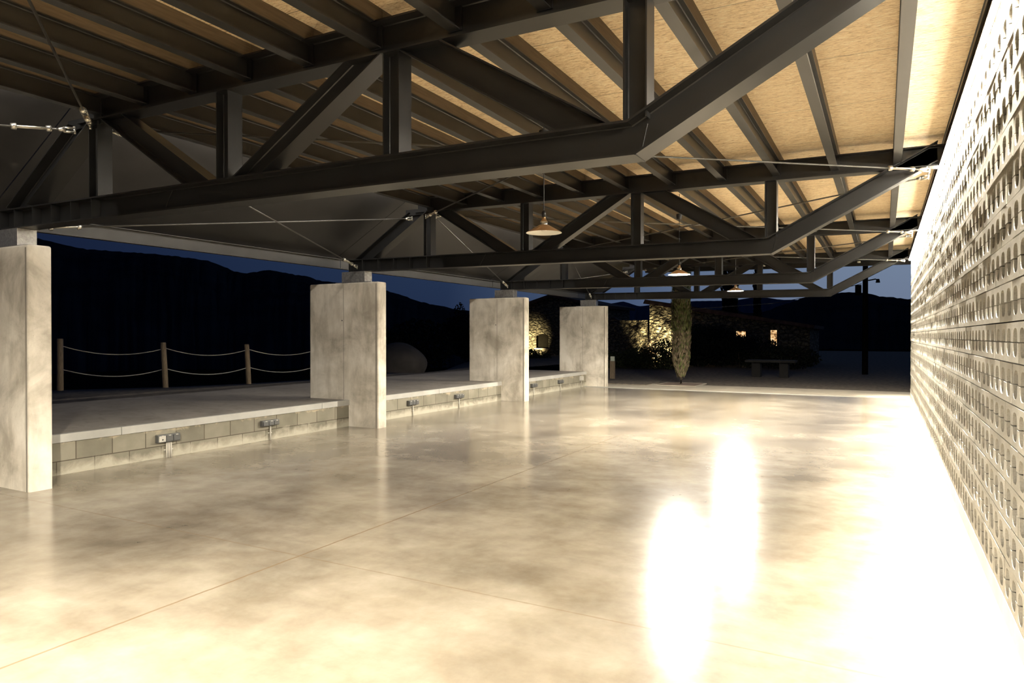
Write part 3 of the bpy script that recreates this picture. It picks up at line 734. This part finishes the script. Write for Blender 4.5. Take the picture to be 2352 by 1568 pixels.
def cypress(x, y, h_, r, n, label, mat='cyp', base=.0, seed=1, dry=False, group=None, leaf=.05, zfirst=.45, top=.12):
    c = empty('cypress_tree', (x, y, base), label, 'cypress', group); rnd = random.Random(seed)
    bm = bmesh.new(); tube(bm, [(x, y, base - .1), (x + .01, y, base + zfirst), (x, y, base + h_ * .9)], [.075, .065, .02], 10); link('trunk', bm, 'bark', c, True)
    V = []; F = []; V2 = []; F2 = []
    bulge = [(rnd.uniform(0, 6.28), rnd.uniform(zfirst, h_), rnd.uniform(.03, .10)) for _ in range(26)]
    for i in range(n):
        z = zfirst + (h_ - zfirst) * rnd.random(); q = (z - zfirst) / (h_ - zfirst)
        a = rnd.random() * 6.283
        prof = (min(1, (q * (h_ - zfirst) + .10) / .55) ** .5) * (1 if q < 1 - top * 2 else max(.05, (1 - q) / (top * 2)) ** .7)
        rr = r * prof * (1 + .10 * math.sin(a * 2 + z * 2.1) + .07 * math.sin(a * 5 - z * 5.3))
        for ba, bz, bs in bulge:
            da = (a - ba + math.pi) % (2 * math.pi) - math.pi
            rr += bs * r * 2.0 * math.exp(-(da / .35) ** 2 - ((z - bz) / .16) ** 2)
        rr *= rnd.random() ** .22
        p = Vector((x + rr * math.cos(a), y + rr * math.sin(a), base + z))
        u = Vector((math.cos(a) * .28 + rnd.gauss(0, .15), math.sin(a) * .28 + rnd.gauss(0, .15), 1)).normalized()
        w = Vector((-math.sin(a), math.cos(a), 0)); w.rotate(Matrix.Rotation(rnd.gauss(0, .6), 3, u)); s = leaf * rnd.uniform(.6, 1.5)
        isdry = dry and rnd.random() < (.75 if q < .22 else .42 if rnd.random() < .5 else .1)
        VV, FF = (V2, F2) if isdry else (V, F)
        k = len(VV); VV += [p - u * s, p + w * s * .32, p + u * s * 1.3, p - w * s * .32]; FF.append((k, k+1, k+2, k+3))
    for nm, VV, FF, mt in (('foliage', V, F, mat), ('dry_twigs', V2, F2, 'cyp_dry')):
        if not VV: continue
        me = bpy.data.meshes.new(nm); me.from_pydata([tuple(v) for v in VV], [], FF); me.materials.append(M[mt])
        o = bpy.data.objects.new(nm, me); COL.objects.link(o); o.parent = c; me.transform(Matrix.Translation(c.location).inverted())
    return c
cypress(21.0, 5.47, 6.4, .273, 15000, 'slender green cypress standing in a square pit by the paving', dry=True, seed=4, leaf=.045, zfirst=.24)
cypress(48, 9.2, 8.3, .52, 4000, 'dark cypress silhouette behind the far stone house, wider of the two', 'leaf_dark', seed=6, leaf=.14, group='dark cypresses behind the house')
cypress(52, 8.05, 6.9, .26, 2500, 'thin dark cypress silhouette behind the far stone house', 'leaf_dark', seed=7, leaf=.12, group='dark cypresses behind the house')
bm = bmesh.new()
for a0, a1, b0, b1 in ((20.3, 20.35, 4.85, 6.1), (21.65, 21.7, 4.85, 6.1)): box(bm, a0, a1, b0, b1, -.06, .004)
box(bm, 20.35, 21.65, 4.85, 4.9, -.06, .004); box(bm, 20.35, 21.65, 6.05, 6.1, -.06, .004)
tp = link('tree_pit', bm, 'paving'); tag(tp, 'pale kerb around the square pit of the slender green cypress', 'kerb')
tag(boxobj('pit_soil', (20.351, 21.649, 4.901, 6.049, -.05, .0), 'soil'), 'reddish soil filling the pit of the slender green cypress', 'soil', kind='stuff')
bm = bmesh.new(); box(bm, 20.05, 21.6, 6.3, 8.0, -.02, .016, .004)
tag(link('drain_cover', bm, 'gravel'), 'dark flat rectangular cover lying on the paving left of the cypress', 'drain cover')

def shrub(blobs, n, size, label, mat='leaf', seed=1, group=None, name='shrub', cat='shrub', stems=6):
    cx, cy = blobs[0][0], blobs[0][1]; z0 = min(b_[2] - b_[5] for b_ in blobs)
    s_ = empty(name, (cx, cy, max(z0, -.1)), label, cat, group); rnd = random.Random(seed)
    leaf_cloud('foliage', blobs, n, size, mat, s_, seed)
    bm = bmesh.new()
    for k in range(stems):
        b_ = blobs[k % len(blobs)]; a = rnd.random() * 6.28
        tube(bm, [(cx + .05 * math.cos(a), cy + .05 * math.sin(a), max(z0, -.1) - .05), (b_[0] + .2 * b_[3] * math.cos(a), b_[1] + .2 * b_[4] * math.sin(a), b_[2]), (b_[0] + .7 * b_[3] * math.cos(a), b_[1] + .7 * b_[4] * math.sin(a), b_[2] + .7 * b_[5])], [.035, .02, .006], 6)
    link('stems', bm, 'bark', s_, True); return s_
shrub([(30.5, 11.0, .35, .9, 1.6, .42), (30.6, 9.6, .45, .8, 1.3, .55), (30.5, 8.6, .6, .7, 1.0, .75)], 9000, .06, 'low dark green shrub bed before the lit stone wall, left of the slender cypress', seed=11)
shrub([(34.0, 8.0, 1.0, .9, 1.3, 1.1), (33.8, 6.9, 1.0, .8, 1.0, 1.0)], 7000, .09, 'big dark bush in front of the far house, right of the slender cypress', 'leaf_dark', seed=12)
shrub([(33.6, 5.9, .75, .7, .9, .75), (33.5, 5.3, .7, .6, .7, .8)], 2600, .08, 'loose dark bush in front of the dimmer lit window', 'leaf_dark', seed=13)
shrub([(33.0, 3.9, .5, .7, 1.5, .55)], 2500, .08, 'low dark bush under the brighter lit window of the far house', 'leaf_dark', seed=14)
shrub([(31.5, 16.2, .35, .8, 1.4, .45)], 2600, .07, 'low green bush below the arched window, between the two far piers', seed=15)
shrub([(33.5, 20.2, 1.3, 1.6, 1.8, 1.4), (34, 21.5, 1.5, 1.5, 1.6, 1.3)], 5000, .13, 'dark leafy tree left of the third pier, against the dark hill', 'leaf_dark', seed=16, group='dark trees beyond the platform', name='dark_tree', cat='tree')
shrub([(34.2, 22.0, 2.6, .35, .35, .95), (34.2, 22.1, 1.5, .7, .8, 1.2)], 2200, .11, 'small pointed dark treetop rising just left of the third pier', 'leaf_dark', seed=17, group='dark trees beyond the platform', name='dark_tree', cat='tree')
shrub([(29, 21.2, .9, 1.6, 2.0, 1.5), (27, 21.5, .6, 1.3, 1.6, 1.3)], 5000, .13, 'wide dark bushy tree behind the boulder', 'leaf_dark', seed=18, group='dark trees beyond the platform', name='dark_tree', cat='tree')
shrub([(21.5, 19.5, -.2, 1.4, 1.8, .9)], 3000, .1, 'dark bush on the bank beyond the rope fence', 'leaf_dark', seed=19, name='shrub')
shrub([(35.5, 6.35, .95, .15, .45, .55)], 1500, .07, 'thin leafy bush covering most of the dimmer lit window', 'leaf_dark', seed=31, stems=4)
shrub([(35.5, 4.85, .75, .15, .35, .55)], 900, .07, 'thin leafy bush in the lower half of the brighter lit window', 'leaf_dark', seed=32, stems=4)
# twiggy plants in front of the lit wall
def twigs(x, y, h_, sp, n, label, seed):
    rnd = random.Random(seed); bm = bmesh.new()
    for k in range(n):
        a = rnd.uniform(-1.2, 1.2); p = Vector((x, y + rnd.uniform(-.1, .1), 0)); pts = [p.copy()]
        L_ = h_ * rnd.uniform(.6, 1.0); yy = sp * a
        for q in range(1, 7):
            pts.append(Vector((x + rnd.uniform(-.06, .06), y + yy * (q / 6) ** 1.2 + rnd.uniform(-.04, .04), L_ * q / 6)))
        tube(bm, pts, [.016 * (1 - q / 8) for q in range(7)], 5)
        for q in range(2, 7):
            for s in (-1, 1):
                c = pts[q]; e1 = c + Vector((rnd.uniform(-.1, .1), s * rnd.uniform(.12, .4), rnd.uniform(.05, .35))); tube(bm, [c, (c + e1) / 2 + Vector((0, 0, -.02)), e1], [.009, .007, .004], 4)
    o = link('bare_bush', bm, 'bark'); tag(o, label, 'bush', 'twiggy bushes before lit walls')
twigs(35.2, 10.8, 1.5, 1.0, 14, 'bare twiggy bush before the brightly lit rubble wall', 21)
twigs(35.0, 9.8, 1.6, .9, 14, 'bare twiggy bush between the bright rubble wall and the slender cypress', 22)
twigs(35.3, 6.4, 1.4, .6, 10, 'bare twiggy bush before the dimmer lit window', 23)
twigs(35.3, 4.8, 1.3, .5, 9, 'bare twiggy bush before the brighter lit window', 24)

# ------------------------------------------------------------------ boulder, table, pole, sign
bm = bmesh.new(); bmesh.ops.create_icosphere(bm, subdivisions=4, radius=1); rnd = random.Random(5)
for v in bm.verts:
    c = v.co.copy(); k = 1 + .05 * math.sin(3 * c.x + 1) * math.cos(2.4 * c.y) + .04 * math.sin(5 * c.z + c.x)
    v.co = Vector((18.9 + c.x * 1.0 * k, 14.7 + c.y * 1.0 * k, .45 + c.z * .80 * k))
o = link('boulder', bm, 'stone_boulder', None, True); tag(o, 'large rounded dark boulder beyond the platform, right of the nearest visible pier', 'boulder')
tb = empty('stone_table', (26.4, 3.6, 0), 'faint dark stone table on the gravel beyond the open end', 'table')
boxobj('tabletop', (26.0, 26.8, 2.75, 4.45, .52, .60), 'dark_stone', tb, .01)
boxobj('leg', (26.2, 26.6, 3.0, 3.3, -.02, .52), 'dark_stone', tb, .01)
boxobj('leg', (26.2, 26.6, 3.95, 4.25, -.02, .52), 'dark_stone', tb, .01)
up = empty('utility_pole', (30, .65, 0), 'dark utility pole standing before the right hill, near the block wall', 'pole')
bm = bmesh.new(); tube(bm, [(30, .65, -.3), (30, .65, 6.4)], [.11, .085], 12); link('pole', bm, 'shutter', up, True)
bm = bmesh.new(); box(bm, 29.8, 29.92, .78, 1.0, 3.05, 3.45, .02); link('junction_box', bm, 'shutter', up)
bm = bmesh.new(); tube(bm, [(30, .55, 3.62), (29.95, .30, 3.66), (29.93, .22, 3.6)], .025, 6); tube(bm, [(29.93, .22, 3.66), (29.93, .22, 3.52)], [.05, .08], 10); link('pole_lamp', bm, 'shutter', up)
bm = bmesh.new(); tube(bm, [(30, .78, 3.5), (29.6, 1.6, 3.28), (29, 2.8, 2.95), (28.5, 3.8, 2.75), (27.5, 7.5, 2.5)], .012, 5); tag(link('overhead_cable', bm, 'black'), 'thin dark cable hanging off the utility pole', 'cable')
sg = empty('sign_post', (22.9, 8.42, 0), 'pale wooden post with a small square sign right of the farthest pier', 'sign post')
boxobj('post', (22.84, 22.96, 8.30, 8.46, -.05, .62), 'wood', sg, .005)
sb = boxobj('sign_board', (22.80, 22.835, 8.27, 8.42, .62 - .02, .76), 'sign', sg, .003)
boxobj('post_cap', (22.835, 22.87, 8.29, 8.40, .56, .74), 'wood', sb)

# ------------------------------------------------------------------ stone houses
def prism(bm, pts, axis0, axis1):
    """pts (y,z) outline extruded between two x"""
    a = [bm.verts.new((axis0, y, z)) for y, z in pts]; b_ = [bm.verts.new((axis1, y, z)) for y, z in pts]; n = len(pts)
    bm.faces.new(a); bm.faces.new(b_[::-1])
    for k in range(n): bm.faces.new((a[k], b_[k], b_[(k+1) % n], a[(k+1) % n]))
    bmesh.ops.recalc_face_normals(bm, faces=bm.faces[:])
H2 = empty('stone_house', (36, 7, 0), 'low rubble stone house with two warm lit windows beyond the open end', 'house', 'stone farm houses')
bm = bmesh.new()
# facade in pieces around the two windows
ty = lambda y: 3.26 if y > 11.08 else 2.0 + (y - 3.15) * (3.16 - 1.88) / (11.08 - 3.15)
def wallpiece(y0, y1, z0, z1=None):
    prism(bm, [(y0, z0), (y1, z0), (y1, z1 if z1 is not None else ty(y1)), (y0, z1 if z1 is not None else ty(y0))], 36.0, 36.35)
wallpiece(3.15, 4.62, -.3); wallpiece(4.62, 5.0, -.3, .50); wallpiece(4.62, 5.0, 1.80); wallpiece(5.0, 6.1, -.3); wallpiece(6.1, 6.65, -.3, .5); wallpiece(6.1, 6.65, 1.75); wallpiece(6.65, 11.08, -.3)
prism(bm, [(3.15, -.3), (3.16, -.3), (3.16, 1.9), (3.15, 1.9)], 36.35, 41)
prism(bm, [(11.05, -.3), (11.08, -.3), (11.08, 3.1), (11.05, 3.1)], 36.35, 41)
prism(bm, [(3.15, -.3), (11.08, -.3), (11.08, 3.1), (3.15, 1.9)], 41, 41.3)
link('wall', bm, 'rubble', H2)
bm = bmesh.new(); prism(bm, [(2.95, 1.83), (11.35, 3.20), (11.25, 3.42), (2.9, 1.99)], 35.7, 41.6); link('roof', bm, 'tile', H2)
for y0, y1, z0, z1 in ((4.62, 5.0, .5, 1.8), (6.1, 6.65, .5, 1.75)):
    bm = bmesh.new(); box(bm, 36.1, 36.16, y0, y0 + .04, z0, z1); box(bm, 36.1, 36.16, y1 - .04, y1, z0, z1); box(bm, 36.1, 36.16, y0, y1, z0, z0 + .04); box(bm, 36.1, 36.16, y0, y1, z1 - .04, z1)
    f = link('window', bm, 'shutter', H2)
    boxobj('pane', (36.17, 36.19, y0, y1, z0, z1), 'glow', f)
gw = tag(boxobj('garden_wall', (36.4, 36.8, 11.08, 14.6, -.3, 2.33), 'rubble'), 'low rubble garden wall between the farthest pier and the lit house wall', 'garden wall')
ch = empty('chimney_lantern', (39, 14.2, 0), 'little pale roofed chimney showing above the garden wall', 'chimney')
boxobj('shaft', (39, 39.3, 14.0, 14.38, -.3, 2.42), 'lantern', ch); bm = bmesh.new(); prism(bm, [(13.88, 2.42), (14.5, 2.42), (14.19, 2.58)], 38.9, 39.4); link('cap', bm, 'tile', ch)
H1 = empty('stone_house', (38, 17.5, 0), 'gabled rubble stone house with an arched dark window, between the two far piers', 'house', 'stone farm houses')
bm = bmesh.new(); wy0, wy1 = 18.02, 18.86
prism(bm, [(14.9, -.4), (wy0, -.4), (wy0, 3.80), (17.8, 3.84), (14.9, 3.2)], 38, 38.35)
prism(bm, [(wy1, -.4), (20.6, -.4), (20.6, 3.0), (wy1, 3.50)], 38, 38.35)
prism(bm, [(wy0, -.4), (wy1, -.4), (wy1, .72), (wy0, .72)], 38, 38.35)
arc_ = [(wy0 + (wy1 - wy0) * (.5 - .5 * math.cos(q * math.pi / 8)), 1.45 + .16 * math.sin(q * math.pi / 8)) for q in range(9)]
prism(bm, arc_[::1] + [(wy1, 3.50), (wy0, 3.80)], 38, 38.35)
prism(bm, [(14.9, -.4), (14.95, -.4), (14.95, 3.2), (14.9, 3.2)], 38.35, 44); prism(bm, [(20.55, -.4), (20.6, -.4), (20.6, 3.0), (20.55, 3.0)], 38.35, 44)
link('wall', bm, 'rubble', H1)
bm = bmesh.new(); prism(bm, [(14.6, 3.13), (17.8, 3.84), (17.8, 4.0), (14.55, 3.30)], 37.7, 44.2); prism(bm, [(17.8, 3.84), (20.9, 2.92), (20.95, 3.08), (17.8, 4.0)], 37.7, 44.2); link('roof', bm, 'tile', H1)
bm = bmesh.new(); prism(bm, [(wy0, .72), (wy1, .72)] + arc_[::-1], 38.2, 38.24); wn = link('window', bm, 'shutter', H1)
boxobj('sill', (37.85, 38.2, wy0 - .12, wy1 + .05, .66, .72), 'lantern', H1)
# garden uplights grazing the stone walls
def uplight(x, y, tx, ty_, tz, power, size, label, zb=0.0):
    u = empty('garden_uplight', (x, y, zb), label, 'garden light', 'garden uplights at the stone walls')
    bm = bmesh.new(); lathe(bm, [(.06, 0), (.07, .12), (.05, .13)], (x, y, zb - .02), 14, True, True); link('housing', bm, 'black', u)
    ld = bpy.data.lights.new('uplight_beam', 'SPOT'); ld.energy = power; ld.color = (1.0, .84, .50); ld.spot_size = size; ld.spot_blend = .8; ld.shadow_soft_size = .03
    lo_ = bpy.data.objects.new('uplight_beam', ld); COL.objects.link(lo_); lo_.parent = u; lo_.location = (0, 0, .16)
    lo_.rotation_euler = (Vector((tx, ty_, tz)) - Vector((x, y, zb + .16))).to_track_quat('-Z', 'Y').to_euler()
uplight(34.75, 10.35, 36, 10.5, .95, 2400, 1.5, 'hidden garden light washing the bright rubble wall left of the slender cypress')
uplight(36.7, 19.1, 38, 19.1, 1.0, 480, 1.5, 'hidden garden light washing the rubble wall beside the arched window', .36)
